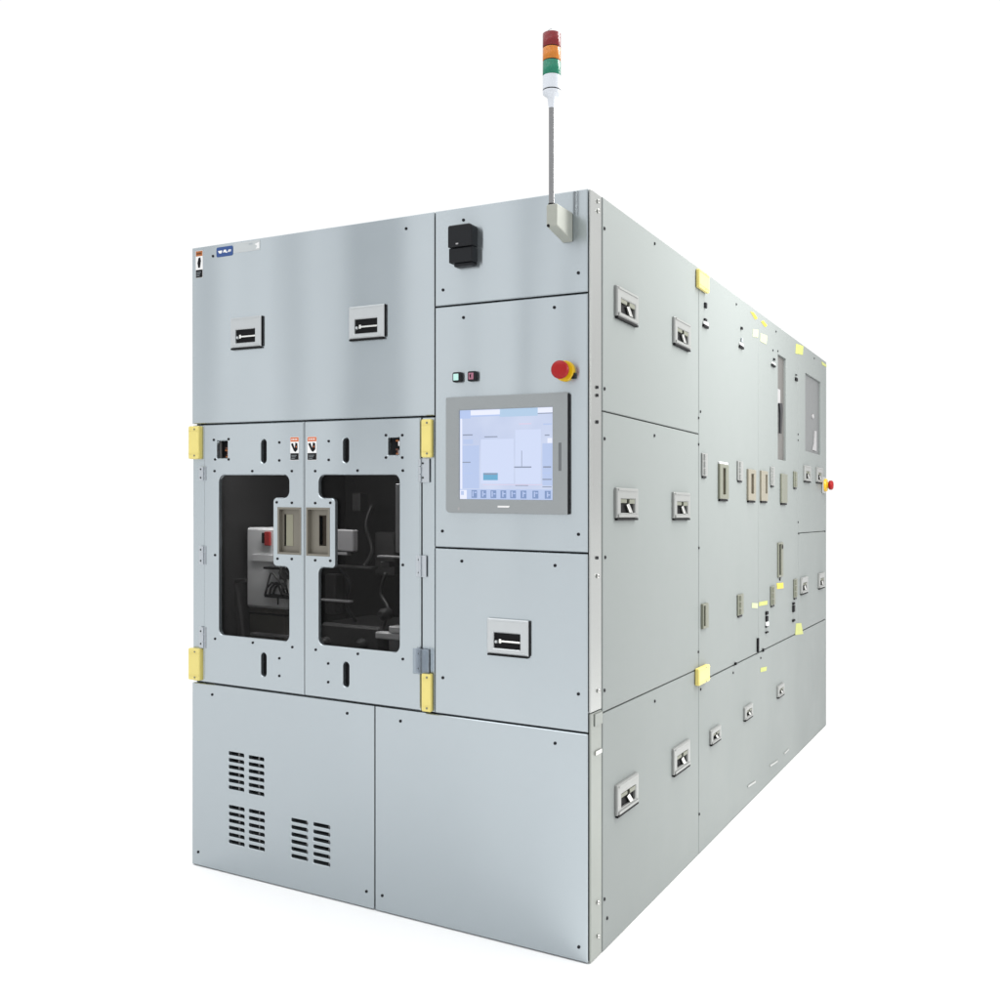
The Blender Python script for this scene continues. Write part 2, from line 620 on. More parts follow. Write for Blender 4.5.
WZ0, WZ1, NZ0, NZ1 = 0.7925, 1.327, 1.036, 1.254
doors = []
for side in (0, 1):
    if side == 0:
        a = (U_DL + 0.001, U_DM - 0.0012, Z_LOW + G, Z_DOOR - G)
        win = round_poly([(0.120, WZ0, .022), (0.423, WZ0, .022), (0.423, NZ0 - .004, .018), (0.357, NZ0 - .004, .014), (0.357, NZ1, .014), (0.423, NZ1, .022), (0.423, WZ1, .022), (0.120, WZ1, .022)])
        sq = fbox(216.3, 227.2, 440.8, 458)
        slot_px = ((263.2, 451.2), (263.2, 664.7))
        grip = fbox(278.3, 300.4, 508.2, 553.6)
        x0, x1 = 0.112, 0.431
    else:
        a = (U_DM + 0.0012, U_DR - 0.001, Z_LOW + G, Z_DOOR - G)
        win = round_poly([(0.541, WZ0, .022), (0.848, WZ0, .022), (0.848, WZ1, .022), (0.541, WZ1, .022), (0.541, NZ1, .022), (0.606, NZ1, .014), (0.606, NZ0, .014), (0.541, NZ0, .018)])
        sq = fbox(387.5, 399.0, 437.5, 455)
        slot_px = ((345.4, 450.2), (345.6, 674.6))
        grip = fbox(306.9, 329.0, 508.5, 555.2)
        x0, x1 = 0.533, 0.856
    mb = MB()
    holes = [win, rrect(*sq, 0.002, 2), rrect(*grip, 0.003, 2)] + [slot_hole(*p) for p in slot_px]
    mb.plate(rrect(*a, 0.0015, 2), holes, 0.0, T - 0.004, STEEL, 0.003)
    for p in slot_px:
        cu, cv = FP(*p)
        mb.box(cu - .02, cu + .02, cv - .046, cv + .046, -0.0215, -0.0165, BLACK)  # added backing, stops light inside the chamber leaking through the slots
    d = mb.build('door', 'F', ((a[0] + a[1]) / 2, (a[2] + a[3]) / 2), root)
    FRONT.append((a, d))
    doors.append(d)
    d['label'] = 'left-hand windowed door' if side == 0 else 'right-hand windowed door'
    # smoked pane behind the cut-out
    mb = MB()
    mb.box(x0, x1, WZ0 - .008, WZ1 + .008, -0.0215, -0.0165, GLASS)
    mb.build('window_pane', 'F', ((x0 + x1) / 2, WZ0), d)
    # cup grip
    mb = MB()
    g0, g1, h0, h1 = grip
    e = 0.004
    mb.plate(rrect(g0 - .003, g1 + .003, h0 - .003, h1 + .003), [rrect(g0 + e, g1 - e, h0 + e, h1 - e)], 0.0014, 0.0012, TAN, 0.0006)
    mb.box(g0 + .001, g0 + e, h0 + .001, h1 - .001, -0.030, -0.0003, TAN)
    mb.box(g1 - e, g1 - .001, h0 + .001, h1 - .001, -0.030, -0.0003, TAN)
    mb.box(g0 + e, g1 - e, h0 + .001, h0 + e, -0.030, -0.0003, TAN)
    mb.box(g0 + e, g1 - e, h1 - e, h1 - .001, -0.030, -0.0003, TAN)
    bk = -0.0135
    if side == 0:
        s = fbox(281.3, 283.4, 514.2, 546.0)
        s2 = fbox(283.4, 290.5, 514.2, 546.0)
        mb.plate(rrect(g0 + e, g1 - e, h0 + e, h1 - e), [rrect(s[0], s[1], s[2], s[3])], bk, 0.006, TAN, 0.0005)
        mb.box(s2[0] + .001, s2[1], s2[2], s2[3], bk - .003, bk + 0.0015, TANL, 0.0005)
        mb.box(s[0] - .004, s[1] + .004, s[2] - .004, s[3] + .004, bk - 0.013, bk - 0.0062, BLACK)
    else:
        s = fbox(316.3, 323.6, 515.3, 546.0)
        mb.plate(rrect(g0 + e, g1 - e, h0 + e, h1 - e), [rrect(s[0], s[1], s[2], s[3])], bk, 0.006, TAN, 0.0005)
        mb.box(s[0] - .004, s[1] + .004, s[2] - .004, s[3] + .004, bk - 0.016, bk - 0.0062, BROWN)
        mb.box(s[0] + .001, s[0] + .010, s[2] + .004, s[3] - .004, bk - 0.0061, bk - 0.003, BLACK)
    mb.build('grip', 'F', ((g0 + g1) / 2, (h0 + h1) / 2), d)
    # interlock socket in the square cut-out
    mb = MB()
    q0, q1, r0, r1 = sq
    mb.box(q0 - .004, q1 + .004, r0 - .004, r1 + .004, -0.034, -0.030, BLACK)
    rnd = random.Random(3 + side)
    for i in range(7):
        ca, cb = q0 + (q1 - q0) * rnd.uniform(.5, .92), r0 + (r1 - r0) * (0.1 + 0.125 * i)
        mb.box(ca - .005, ca + .004, cb - .003, cb + .002, -0.0299, -0.016 - rnd.random() * .006, CONNB if i % 3 else ORANGEB)
    if side:
        mb.box(q1 - .014, q1 + .001, r1 - .024, r1 - .010, -0.0299, -0.0165, IWHITE)
        mb.box(q1 - .014, q1 + .001, r0 - .001, r0 + .016, -0.0299, -0.0165, IGREYL)
    mb.build('interlock_socket', 'F', ((q0 + q1) / 2, (r0 + r1) / 2), d)
dl, dr = doors


# ---- screws
def screw_mesh(face, m, r=0.0052, h=0.003):
    mb = MB()
    mb.lathe_d(0, 0, [(r, 0.0002), (r, h * .6), (r * .75, h)], m, 12)
    mb.lathe_d(0, 0, [(r * .36, h), (r * .36, h + .0002)], BLACK, 6)
    return mb


PROTO = {}


def place_screw(face, px, py, kind='dark', r=0.0045, parent=None, d=0.0):
    at = FP(px, py) if face == 'F' else SP(px, py)
    if parent is None:
        for (a0, a1, b0, b1), o in (FRONT if face == 'F' else SIDEP):
            if a0 - .003 <= at[0] <= a1 + .003 and b0 - .003 <= at[1] <= b1 + .003:
                parent = o
                break
        else:
            print('no panel for screw', face, px, py, at)
            return
    key = (face, kind, r, d)
    if key not in PROTO:
        mb = screw_mesh(face, SCREW if kind == 'dark' else SCREWB, r)
        mb.v = [(x, y, z + d) for x, y, z in mb.v]
        o = mb.build('screw', face, (0, 0), parent)
        wl = world_of(face, at)
        WL[o.name] = wl
        o.location = wl - WL[parent.name]
        PROTO[key] = o
    else:
        copy_part(PROTO[key], face, at, parent)


for X, Y in ((127, 293), (870, 187)):
    place_screw('F', 180 + .26 * X, 180 + .26 * Y)
for X, Y in ((145, 667), (77, 900), (528, 843), (448, 958), (145, 992)):
    place_screw('F', 420 + .3 * X, 20 + .3 * Y)
for X, Y in ((83, 893), (587, 905)):
    place_screw('F', 420 + .27 * X, 290 + .27 * Y)
for X, Y in ((95, 48), (307, 58), (52, 313), (360, 350), (307, 462), (361, 925)):
    place_screw('F', 420 + .44 * X, 540 + .44 * Y)
for X, Y in ((124, 210), (643, 282), (848, 312), (70, 815), (717, 967), (778, 983)):
    place_screw('F', 180 + .26 * X, 640 + .26 * Y)
DS = [(130, 115), (187, 112), (135, 190), (187, 190), (382, 125), (382, 194), (133, 235), (278, 235), (430, 235), (372, 355), (430, 357),
      (375, 572), (430, 573), (135, 558), (135, 880), (280, 895), (432, 912), (382, 955),
      (792, 97), (855, 97), (792, 183), (855, 183), (572, 120), (572, 192), (520, 235), (683, 233), (857, 233), (520, 358), (578, 357),
      (520, 578), (578, 580), (857, 596), (522, 922), (684, 938), (857, 958), (570, 975)]
for X, Y in DS:
    place_screw('F', 180 + .26 * X, 410 + .26 * Y, r=0.0042)
for X, Y in ((382, 138), (570, 162)):
    place_screw('F', 180 + .26 * X, 640 + .26 * Y, r=0.0042)


# ---- hinges (small leaf hinges beside each door, some under clear covers)
def hinge(parent, x0, x1, y0, y1, m, seam):
    a0, a1, b0, b1 = fbox(x0, x1, y0, y1)
    mb = MB()
    mb.box(a0, a1, b0, b1, 0.0002, 0.0025, m, 0.0006)
    n = 3
    for i in range(n):
        c0 = b0 + (b1 - b0) * (i + .06) / n
        c1 = b0 + (b1 - b0) * (i + .94) / n
        mb.lathe_b(seam, 0.0045, [(0.0042, c0), (0.0042, c1)], HINGESTEEL, 10)
    for k in (.2, .8):
        mb.lathe_d(a0 + (a1 - a0) * .28, b0 + (b1 - b0) * k, [(0.003, 0.0025), (0.003, 0.004)], SCREW, 8)
    return mb.build('hinge', 'F', ((a0 + a1) / 2, (b0 + b1) / 2), parent)


hinge(dl, 199.5, 206.0, 466.5, 480.5, HINGESTEEL, U_DL)
hinge(dl, 199.5, 206.0, 546.0, 564.5, HINGESTEEL, U_DL)
hinge(dl, 199.5, 206.0, 627.0, 648.0, HINGESTEEL, U_DL)
hinge(dr, 421.0, 429.5, 458.5, 482.5, HINGESTEEL, U_DR)
hinge(dr, 416.5, 426.5, 555.5, 577.0, HINGESTEEL, U_DR)
h4 = hinge(dr, 415.5, 429.0, 649.0, 673.5, HINGESTEEL, U_DR)
a0, a1, b0, b1 = fbox(415.0, 431.5, 648.5, 673.8)
mb = MB(); mb.box(a0, a1, b0, b1, 0.0105, 0.0120, CLEARP, 0.0004)
mb.build('hinge_cover', 'F', (a0, b0), dr)

# ---- yellow corner guards over the door hinges
def guard(face, a0, a1, b0, b1, dback, dfront, label=None):
    mb = MB()
    mb.box(a0, a1, b0, b1, dback, dfront, YEL, 0.005, 3)
    for t in (.16, .86):
        v = b0 + (b1 - b0) * t
        mb.box(a0 + .003, a1 - .003, v - .0012, v + .0012, dfront - .002, dfront + .0015, YEL, 0.0006)
    for t in (.10, .90):
        mb.lathe_d((a0 + a1) / 2 + (a1 - a0) * .12, b0 + (b1 - b0) * t, [(.0032, dfront - .001), (.0032, dfront + .0012)], OLIVE, 10)
    am = (a0 + a1) / 2
    o = mb.build('corner_guard', face, (am, (b0 + b1) / 2), root)
    if label:
        o['label'] = label
    return o


b = fbox(188.3, 201.5, 426.0, 459.0, .018)
guard('F', -0.004, FP(201.6, 440)[0], b[2], b[3], -0.06, 0.015)
b = fbox(187.8, 202.0, 649.0, 681.0, .018)
guard('F', -0.005, FP(202.3, 660)[0], b[2], b[3], -0.06, 0.015)
b = fbox(420.3, 433.0, 419.0, 457.5, .016)
guard('F', b[0], U_CP - .005, b[2], b[3], -0.003, 0.014)
b = fbox(420.5, 432.2, 674.0, 712.5, .016)
guard('F', b[0], U_CP - .006, b[2], b[3], -0.003, 0.014)


# ---- latches
def latch_mb(w, h, face):
    """raised die-cast surround with a recess in its lower half and a bright lever inside"""
    mb = MB()
    t = 0.0095
    hole = (-w * .34, w * .30, -h * .34, h * .10)
    mb.plate(rrect(-w / 2, w / 2, -h / 2, h / 2, 0.003, 3), [rrect(*hole, 0.001, 2)], t, t - 0.0005, ZINCF, 0.003)
    # shallow frame line round the upper field
    mb.box(-w * .42, w * .42, h * .43, h * .455, t, t + .0012, ZINCF, 0.0005)
    mb.box(-w * .42, w * .42, -h * .455, -h * .41, t, t + .0015, ZINCF, 0.0008)
    mb.rect(hole[0] - .001, hole[1] + .001, hole[2] - .001, hole[3] + .001, 0.001, BLACK)
    mb.box(-w * .49, w * .49, -h * .5 - .0055, -h * .5 - .0005, 0.0004, t, BLACK, 0.001)  # black strip in place of the shade under the surround
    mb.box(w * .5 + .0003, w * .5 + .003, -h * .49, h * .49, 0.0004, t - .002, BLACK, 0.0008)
    # lever: a bar from a pivot at the left towards the right edge
    ym = (hole[2] + hole[3]) / 2 - .002
    mb.box(hole[0] + w * .13, hole[1], ym - h * .025, ym + h * .030, 0.003, 0.0080, CHROME, 0.001)
    mb.box(hole[0] + w * .13, hole[0] + w * .19, ym - h * .055, ym + h * .065, 0.003, 0.0090, CHROME, 0.001)
    mb.lathe_d(hole[0] + w * .055, ym - h * .02, [(h * .05, 0.001), (h * .05, 0.007), (h * .03, 0.009)], ZINCF, 12)
    return mb


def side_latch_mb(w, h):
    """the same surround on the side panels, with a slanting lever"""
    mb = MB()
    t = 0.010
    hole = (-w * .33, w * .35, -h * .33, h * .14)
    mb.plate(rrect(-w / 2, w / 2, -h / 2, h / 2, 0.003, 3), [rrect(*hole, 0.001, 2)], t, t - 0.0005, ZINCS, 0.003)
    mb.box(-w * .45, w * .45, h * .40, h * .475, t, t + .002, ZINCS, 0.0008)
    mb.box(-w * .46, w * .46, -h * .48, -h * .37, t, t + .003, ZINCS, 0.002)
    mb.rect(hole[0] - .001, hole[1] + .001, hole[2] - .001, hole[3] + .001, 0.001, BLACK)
    mb.box(-w * .48, w * .49, -h * .5 - .0065, -h * .5 - .0005, 0.0004, t, BLACK, 0.001)  # shade below the surround, put in as a black strip
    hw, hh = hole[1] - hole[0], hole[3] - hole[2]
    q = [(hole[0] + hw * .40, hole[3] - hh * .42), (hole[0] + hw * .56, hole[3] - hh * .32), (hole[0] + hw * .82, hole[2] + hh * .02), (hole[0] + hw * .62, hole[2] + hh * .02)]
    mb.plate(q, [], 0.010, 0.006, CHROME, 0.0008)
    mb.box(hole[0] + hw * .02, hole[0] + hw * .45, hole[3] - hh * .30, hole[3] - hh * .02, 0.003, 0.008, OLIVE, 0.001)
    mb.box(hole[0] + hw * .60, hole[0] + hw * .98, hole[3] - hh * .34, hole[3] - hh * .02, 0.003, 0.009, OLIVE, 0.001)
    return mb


def panel_of(face, at):
    for (a0, a1, b0, b1), o in (FRONT if face == 'F' else SIDEP):
        if a0 - .01 <= at[0] <= a1 + .01 and b0 - .01 <= at[1] <= b1 + .01:
            return o
    return root


lf = None
for bx in ((230.7, 260.6, 316.8, 347.3), (348.3, 384.5, 305.5, 338.0), (486.3, 529.0, 619.5, 655.0)):
    a0, a1, b0, b1 = fbox(*bx, .008)
    at = ((a0 + a1) / 2, (b0 + b1) / 2)
    if lf is None:
        mb = latch_mb(0.132, 0.100, 'F')
        lf = mb.build('latch', 'F', (0, 0), None)
        lf.parent = panel_of('F', at)
        lf.location = world_of('F', at) - WL[lf.parent.name]
    else:
        copy_part(lf, 'F', at, panel_of('F', at))


# ---- warning labels and the badge
def warning(px, py, w, h, parent, brown=False):
    u, v = FP(px, py)
    mb = MB()
    mb.box(u - w / 2, u + w / 2, v - h / 2, v + h / 2, 0.0001, 0.0008, WHITE)
    mb.rect(u - w / 2 + .001, u + w / 2 - .001, v + h * .30, v + h / 2 - .001, 0.0010, ORANGEB if brown else ORANGE)
    for i in range(4):
        mb.rect(u - w * .34 + i * w * .18, u - w * .24 + i * w * .18, v + h * .36, v + h * .43, 0.0012, BLACK if brown else WHITE)
    if brown:      # upright figure
        mb.poly([(u - w * .14, v - h * .13), (u - w * .26, v + h * .05), (u - w * .10, v + h * .24), (u + w * .16, v + h * .26), (u + w * .26, v + h * .12), (u + w * .12, v - h * .13)], 0.0010, BLACK)
    else:          # hand caught between rollers
        mb.poly([(u - w * .42, v + h * .20), (u - w * .18, v + h * .24), (u + w * .02, v + h * .02), (u + w * .10, v + h * .26), (u + w * .34, v + h * .22), (u + w * .36, v - h * .04), (u + w * .12, v - h * .15), (u - w * .08, v - h * .10)], 0.0010, BLACK)
        mb.poly([(u + w * .12, v + h * .08), (u + w * .26, v + h * .12), (u + w * .22, v + h * .02)], 0.0012, ORANGE)
    mb.rect(u - w / 2 + .0008, u + w / 2 - .0008, v - h / 2 + .001, v - h * .20, 0.0010, BLACK)
    for i in range(3):
        mb.rect(u - w * .36, u + w * (.05 + .1 * ((i * 7) % 3)), v - h * .43 + i * h * .065, v - h * .415 + i * h * .065, 0.0012, GREYTXT)
    return mb.build('warning_label', 'F', (u, v), parent)


up = FRONT[0][1]
warning(199.4, 264.4, 0.032, 0.092, up, True)
warning(294.7, 448.6, 0.035, 0.074, dl)
warning(312.2, 448.4, 0.037, 0.074, dr)
a0, a1, b0, b1 = fbox(216.6, 233.0, 246.6, 256.4)
mb = MB()
mb.plate(rrect(a0, a1, b0, b1, .006, 4), [], 0.0012, 0.001, BLUE, 0.0003)
w, h = a1 - a0, b1 - b0
for pts in ([(.10, .62), (.16, .42), (.22, .34), (.32, .36), (.37, .60), (.30, .64)], [(.40, .40), (.46, .66), (.58, .68), (.62, .52), (.70, .36), (.60, .34), (.52, .42)],
            [(.70, .40), (.74, .60), (.80, .66), (.80, .38)], [(.83, .66), (.90, .60), (.88, .40), (.83, .40)]):
    mb.poly([(a0 + w * x, b0 + h * y) for x, y in pts], 0.0014, WHITE)
mb.build('badge', 'F', (a0, b0), up)
a0, a1, b0, b1 = fbox(234.0, 260.0, 241.5, 251.5)
mb = MB()
mb.box(a0, a1, b0, b1, 0.0001, 0.0007, PALE)
mb.rect(a0 + (a1 - a0) * .58, a0 + (a1 - a0) * .72, b0 + (b1 - b0) * .62, b0 + (b1 - b0) * .78, 0.0009, GREYTXT)
mb.poly([(a0 + (a1 - a0) * x, b0 + (b1 - b0) * y) for x, y in ((.80, .62), (.97, .78), (.98, .16), (.84, .14), (.90, .40))], 0.0009, WHITE)
mb.build('name_strip', 'F', (a0, b0), up)

# ---- black card reader
a0, a1, b0, b1 = fbox(450.0, 474.0, 225.5, 265.0, .02)
mb = MB()
mid = b0 + (b1 - b0) * .46
mb.plate(rrect(a0, a1, mid - .002, b1, radii=[.003, .003, .012, .006]), [], 0.034, 0.0338, BLACKPL, 0.003)
mb.plate(rrect(a0 + .001, a1, b0 + .006, mid - .004, radii=[.004, .004, .002, .002]), [], 0.030, 0.0298, BLACKPL, 0.003)
mb.box(a0 + .014, a1 - .004, b0 - .004, b0 + .0055, 0.0002, 0.022, BLACKPL, 0.002)
mb.box((a0 + a1) / 2 - .012, (a0 + a1) / 2 - .004, mid + .004, mid + .008, 0.034, 0.0348, IGREYL)
mb.build('card_reader', 'F', ((a0 + a1) / 2, (b0 + b1) / 2), root)

# ---- signal tower
uR = FP(573.0, 220)[0]


def px_of(u, v, d):
    p = Vector((u, -d, v)) - CP
    z = p.dot(FW)
    return 500 + FPX * p.dot(RT) / z, HOR - FPX * p.z / z


DB = 0.05
for _ in range(60):                      # how far the bracket stands out, from its near right edge
    DB += (px_of(uR, 2.05, DB)[0] - 557.0) * 0.0015
uL = FP(546.2, 200, DB)[0]
vt, vf, vp = FP(551, 205.2, DB)[1], FP(551, 227.2, DB)[1], FP(566, 243.0, 0)[1]
tower_at = ((uL + uR) / 2, vt)
mb = MB()
vs = []
for u in (uL, uR):
    vs += [(u, vp, 0.0003), (u, vp + .004, .012), (u, vf, DB), (u, vt, DB), (u, vt + .002, 0.0003)]
fs = [[5, 6, 7, 8, 9], [4, 3, 2, 1, 0]] + [[i, (i + 1) % 5, 5 + (i + 1) % 5, 5 + i] for i in range(5)]
fs = [f[::-1] if k >= 2 else f for k, f in enumerate(fs)]
bm = bmesh.new()
bv = [bm.verts.new(v) for v in vs]
for f in fs:
    bm.faces.new([bv[i] for i in f])
bmesh.ops.recalc_face_normals(bm, faces=bm.faces)
bmesh.ops.bevel(bm, geom=list(bm.edges), offset=0.003, segments=2, affect='EDGES', profile=0.5)
bm.verts.index_update()
mb.add([v.co for v in bm.verts], [[v.index for v in f.verts] for f in bm.faces], BEIGE)
bm.free()
mb.lathe_d(uL + .006, vf + .002, [(0.004, DB - .004), (0.004, DB + .001)], BLACK, 10)
tower = mb.build('signal_tower', 'F', tower_at, root)
dp = DB - 0.020
up_ = FP(551.7, 200, dp)[0]
vv = lambda y: FP(551.5, y, dp)[1]
mb = MB()
mb.lathe_b(up_, dp, [(0.0078, vt - .004), (0.0078, vv(108.0))], POLE, 20)
mb.lathe_b(up_, dp, [(0.0105, vt + .0022), (0.0095, vt + .007)], BLACK, 20)
mb.build('pole', 'F', (up_, vt), tower)
R = 0.0242
mb = MB()
mb.lathe_b(up_, dp, [(.0082, vv(109.2)), (.0090, vv(107)), (.0115, vv(99.5)), (.0145, vv(98))], TOWERW, 24)
mb.lathe_b(up_, dp, [(.0145, vv(98)), (.0185, vv(97.0)), (R * .97, vv(95.4)), (R, vv(92.6))], TOWERW, 32)
mb.lathe_b(up_, dp, [(R * .96, vv(92.6)), (R * .96, vv(91.4))], BLACK, 32)
mb.lathe_b(up_, dp, [(R, vv(91.4)), (R, vv(77.8))], TOWERW, 32)
mb.build('tower_base', 'F', (up_, vv(98)), tower)
for nm, y0, y1, m in (('green', 77.6, 63.2, LGRN), ('amber', 62.6, 49.8, LAMB), ('red', 49.2, 35.2, LRED)):
    mb = MB()
    mb.lathe_b(up_, dp, [(R * .93, vv(y0)), (R, vv(y0) + .0012), (R, vv(y1) - .0012), (R * (.93 if nm != 'red' else .86), vv(y1))], m, 36)
    mb.lathe_b(up_, dp, [(R * .945, vv(y0) - .0014), (R * .945, vv(y0) + .0006)], BLACK, 36)
    o = mb.build('lens', 'F', (up_, vv(y0)), tower)
    o['label'] = nm + ' lens of the signal tower'
mb = MB()
rt = R * .72
pts = [(up_ - R * .95 + i * R * .17, vv(35.2) + .001 + .013 * math.sin(math.pi * .5 * i / 6), dp + .002) for i in range(7)]
mb.tube(pts, 0.0007, GREYTXT, 6)
mb.build('loose_wire', 'F', (up_, vv(35)), tower)

# ---- push buttons
for px, py, lit in ((457.2, 377.3, True), (472.3, 376.3, False)):
    u, v = FP(px, py, .008)
    mb = MB()
    mb.plate(rrect(u - .0145, u + .0145, v - .0145, v + .0145, .005, 4), [], 0.012, 0.0118, BLACKPL, 0.002)
    mb.box(u - .0105, u + .0065, v - .0095, v + .0095, 0.0115, 0.0135, G_BTN if lit else BTNP, 0.001)
    if not lit:
        mb.poly([(u - .006, v + .004), (u - .001, v + .006), (u - .002, v - .006), (u - .005, v - .004)], 0.0138, BLACK)
    o = mb.build('push_button', 'F', (u, v), root)
    o['label'] = 'lit green push button' if lit else 'pink push button'

# ---- emergency stop
u, v = FP(565.8, 371.4)
mb = MB()
mb.lathe_d(u, v, [(0.0285, 0.0003), (0.0285, 0.010), (0.0265, 0.0125)], EYEL, 36)
mb.lathe_d(u, v, [(0.0165, 0.0125), (0.0165, 0.030)], EYEL, 28)
mb.box(u + .019, u + .031, v - .022, v - .006, 0.0003, 0.0095, BLACKPL, 0.001)
es = mb.build('emergency_stop', 'F', (u, v), root)
mb = MB()
mb.lathe_d(u, v, [(0.0165, 0.026), (0.0235, 0.030), (0.0250, 0.036), (0.0245, 0.043), (0.0215, 0.047), (0.012, 0.049)], RED, 36)
o = mb.build('button_head', 'F', (u, v), es)

# ---- touch panel
a0, a1, b0, b1 = scr_outer
c0, c1, e0, e1 = fbox(461.0, 554.2, 408.8, 499.8)
BT = 0.0125
mb = MB()
mb.plate(rrect(a0, a1, b0, b1, radii=[.012, .004, .004, .004]), [rrect(c0, c1, e0, e1, .001, 2)], BT, BT - .003, BEZEL, 0.0018)
mb.box(a0 + .003, a1 - .002, b0 + .003, b1 - .003, 0.0003, 0.0028, BLACK)
mb.box(a1 + .0002, a1 + .0022, b0 + .001, b1 - .004, 0.0003, BT - .001, BLACK, 0.0008)
s = fbox(560.4, 563.3, 443.0, 471.0)
mb.box(s[0], s[1], s[2], s[3], BT - .001, BT + .0006, BEZELD, 0.0004)
s = fbox(499.8, 512.0, 505.8, 507.6)
sk = .004
mb.poly([(s[0], s[2]), (s[1] - sk, s[2]), (s[1], s[3]), (s[0], s[3])], BT + .0004, WHITE)
s = fbox(460.1, 461.8, 507.4, 510.2)
mb.rect(s[0], s[1], s[2], s[3], BT + .0004, IGREYL)
tp = mb.build('touch_panel', 'F', ((a0 + a1) / 2, (b0 + b1) / 2), root)
# the lit picture: zoom-window pixel positions of its fields, (X, Y) on a 933 x 1000 crop
mb = MB()
SD = 0.0075
mb.box(c0 + .0005, c1 - .0005, e0 + .0005, e1 - .0005, 0.003, SD, G_BG)


def scr(X0, X1, Y0, Y1, m, k=1):
    # crop pixels: screen spans X 143..760, Y top 207->178, bottom 795->800
    f0, f1 = (X0 - 140) / 617, (X1 - 140) / 617
    fm = (f0 + f1) / 2
    yt, yb = 207 - 29 * fm, 797
    g1, g0 = 1 - (Y0 - yt) / (yb - yt), 1 - (Y1 - yt) / (yb - yt)
    cl = lambda x: min(.997, max(.003, x))
    mb.rect(c0 + (c1 - c0) * cl(f0), c0 + (c1 - c0) * cl(f1), e0 + (e1 - e0) * cl(g0), e0 + (e1 - e0) * cl(g1), SD + .0002 * k, m)


scr(140, 216, 205, 262, G_MID)
scr(216, 415, 203, 236, G_WH); scr(216, 415, 236, 246, G_MID)
scr(412, 660, 190, 243, G_TAB); scr(660, 757, 180, 217, G_WH); scr(660, 757, 218, 224, G_LINE)
scr(145, 158, 262, 760, G_WH)
scr(160, 275, 440, 725, G_KEYL); scr(275, 280, 260, 725, G_BG, 2)
scr(285, 505, 395, 690, G_LT); scr(515, 680, 330, 690, G_LT)
scr(690, 757, 420, 700, G_KEYL)
scr(162, 230, 366, 374, G_LINE, 2); scr(165, 232, 400, 430, G_KEYL, 2); scr(160, 216, 548, 555, G_LINE, 2); scr(160, 232, 622, 628, G_MID, 2)
scr(310, 398, 377, 384, G_LINE, 2)
scr(555, 559, 470, 575, G_LINE, 2); scr(508, 620, 575, 584, G_LINE, 2)
scr(302, 400, 620, 668, G_TEAL, 2); scr(306, 396, 622, 632, G_LINE, 3)
scr(300, 690, 694, 699, G_PINK, 2); scr(515, 600, 699, 704, G_LINE, 2)
scr(695, 750, 288, 298, G_KEYL, 2); scr(705, 735, 362, 370, G_LINE, 2); scr(722, 752, 385, 418, G_WH, 2); scr(695, 745, 572, 582, G_LINE, 2); scr(690, 745, 612, 622, G_MID, 2); scr(690, 748, 655, 663, G_LINE, 2); scr(690, 748, 706, 712, G_LINE, 2)
scr(540, 620, 288, 296, G_PINK, 2)
scr(140, 757, 728, 797, G_KEYL, 2)
scr(142, 190, 735, 795, G_WH, 3); scr(150, 170, 742, 768, G_KEYL, 4)
for i, X in enumerate((222, 285, 352, 418, 482, 550, 627, 705)):
    scr(X, X + 38, 735, 787, G_KEY, 3)
    scr(X + 6 + (i * 5) % 9, X + 14 + (i * 5) % 9, 742, 778, G_KEYL, 4)
    scr(X + 20, X + 34, 746 + (i * 11) % 13, 754 + (i * 11) % 13, G_MID, 4)
mb.build('screen', 'F', ((c0 + c1) / 2, (e0 + e1) / 2), tp)

# ------------------------------------------------------------------ equipment inside the chamber
def inner(x0, x1, y0, y1, d, thick, m, bev=0.004):
    a0, a1 = FP(x0, 480, d)[0], FP(x1, 480, d)[0]
    xm = (x0 + x1) / 2
    b0, b1 = FP(xm, y1, d)[1], FP(xm, y0, d)[1]
    return a0, a1, b0, b1, d - thick, d, m, bev


def inner_part(name, *boxes):
    mb = MB()
    for bx in boxes:
        mb.box(*bx)
    b = boxes[0]
    return mb.build(name, 'F', ((b[0] + b[1]) / 2, b[2]), root)


ctrlbox = inner_part('wafer_handling_unit',
                     inner(246.0, 287.0, 526.0, 606.5, -0.20, 0.16, IWHITE, .008),
                     inner(252.0, 287.0, 553.0, 560.0, -0.193, 0.006, IWHITE, .001))
b = inner(264.0, 269.5, 530.0, 544.0, -0.188, 0.010, ITAG, .002)
mb = MB(); mb.box(*b)
mb.box(*inner(261.5, 264.0, 531.0, 541.5, -0.190, 0.008, BLACK, .001))
mb.build('red_tag', 'F', (b[0], b[2]), ctrlbox)
# cable carrier arch and its tray
mb = MB()
dd = -0.170
tr = inner(264.0, 288.0, 593.5, 596.5, dd, 0.10, BLACK, .002)
mb.box(*tr)
p = lambda x, y, d: (*FP(x, y, d), d)
for k in range(3):
    q = dd - .012 * k
    mb.tube([p(265 + 4 * k, 594, q), p(267 + 4 * k, 586, q), p(272 + 4 * k, 581, q), p(278 + 4 * k, 583, q), p(282 + 3 * k, 593, q)], .004, BLACK, 6)
mb.tube([p(283, 560, dd), p(280, 572, dd), p(286, 580, dd), p(281, 590, dd), p(287, 594, dd)], .006, IGREY, 6)
mb.tube([p(278, 596, dd), p(278, 603, dd)], .003, BLACK, 6)
mb.box(*inner(263.0, 288.0, 566.0, 568.0, dd, .05, BLACK, .001))
mb.build('cable_carrier', 'F', (tr[0], tr[2]), root)
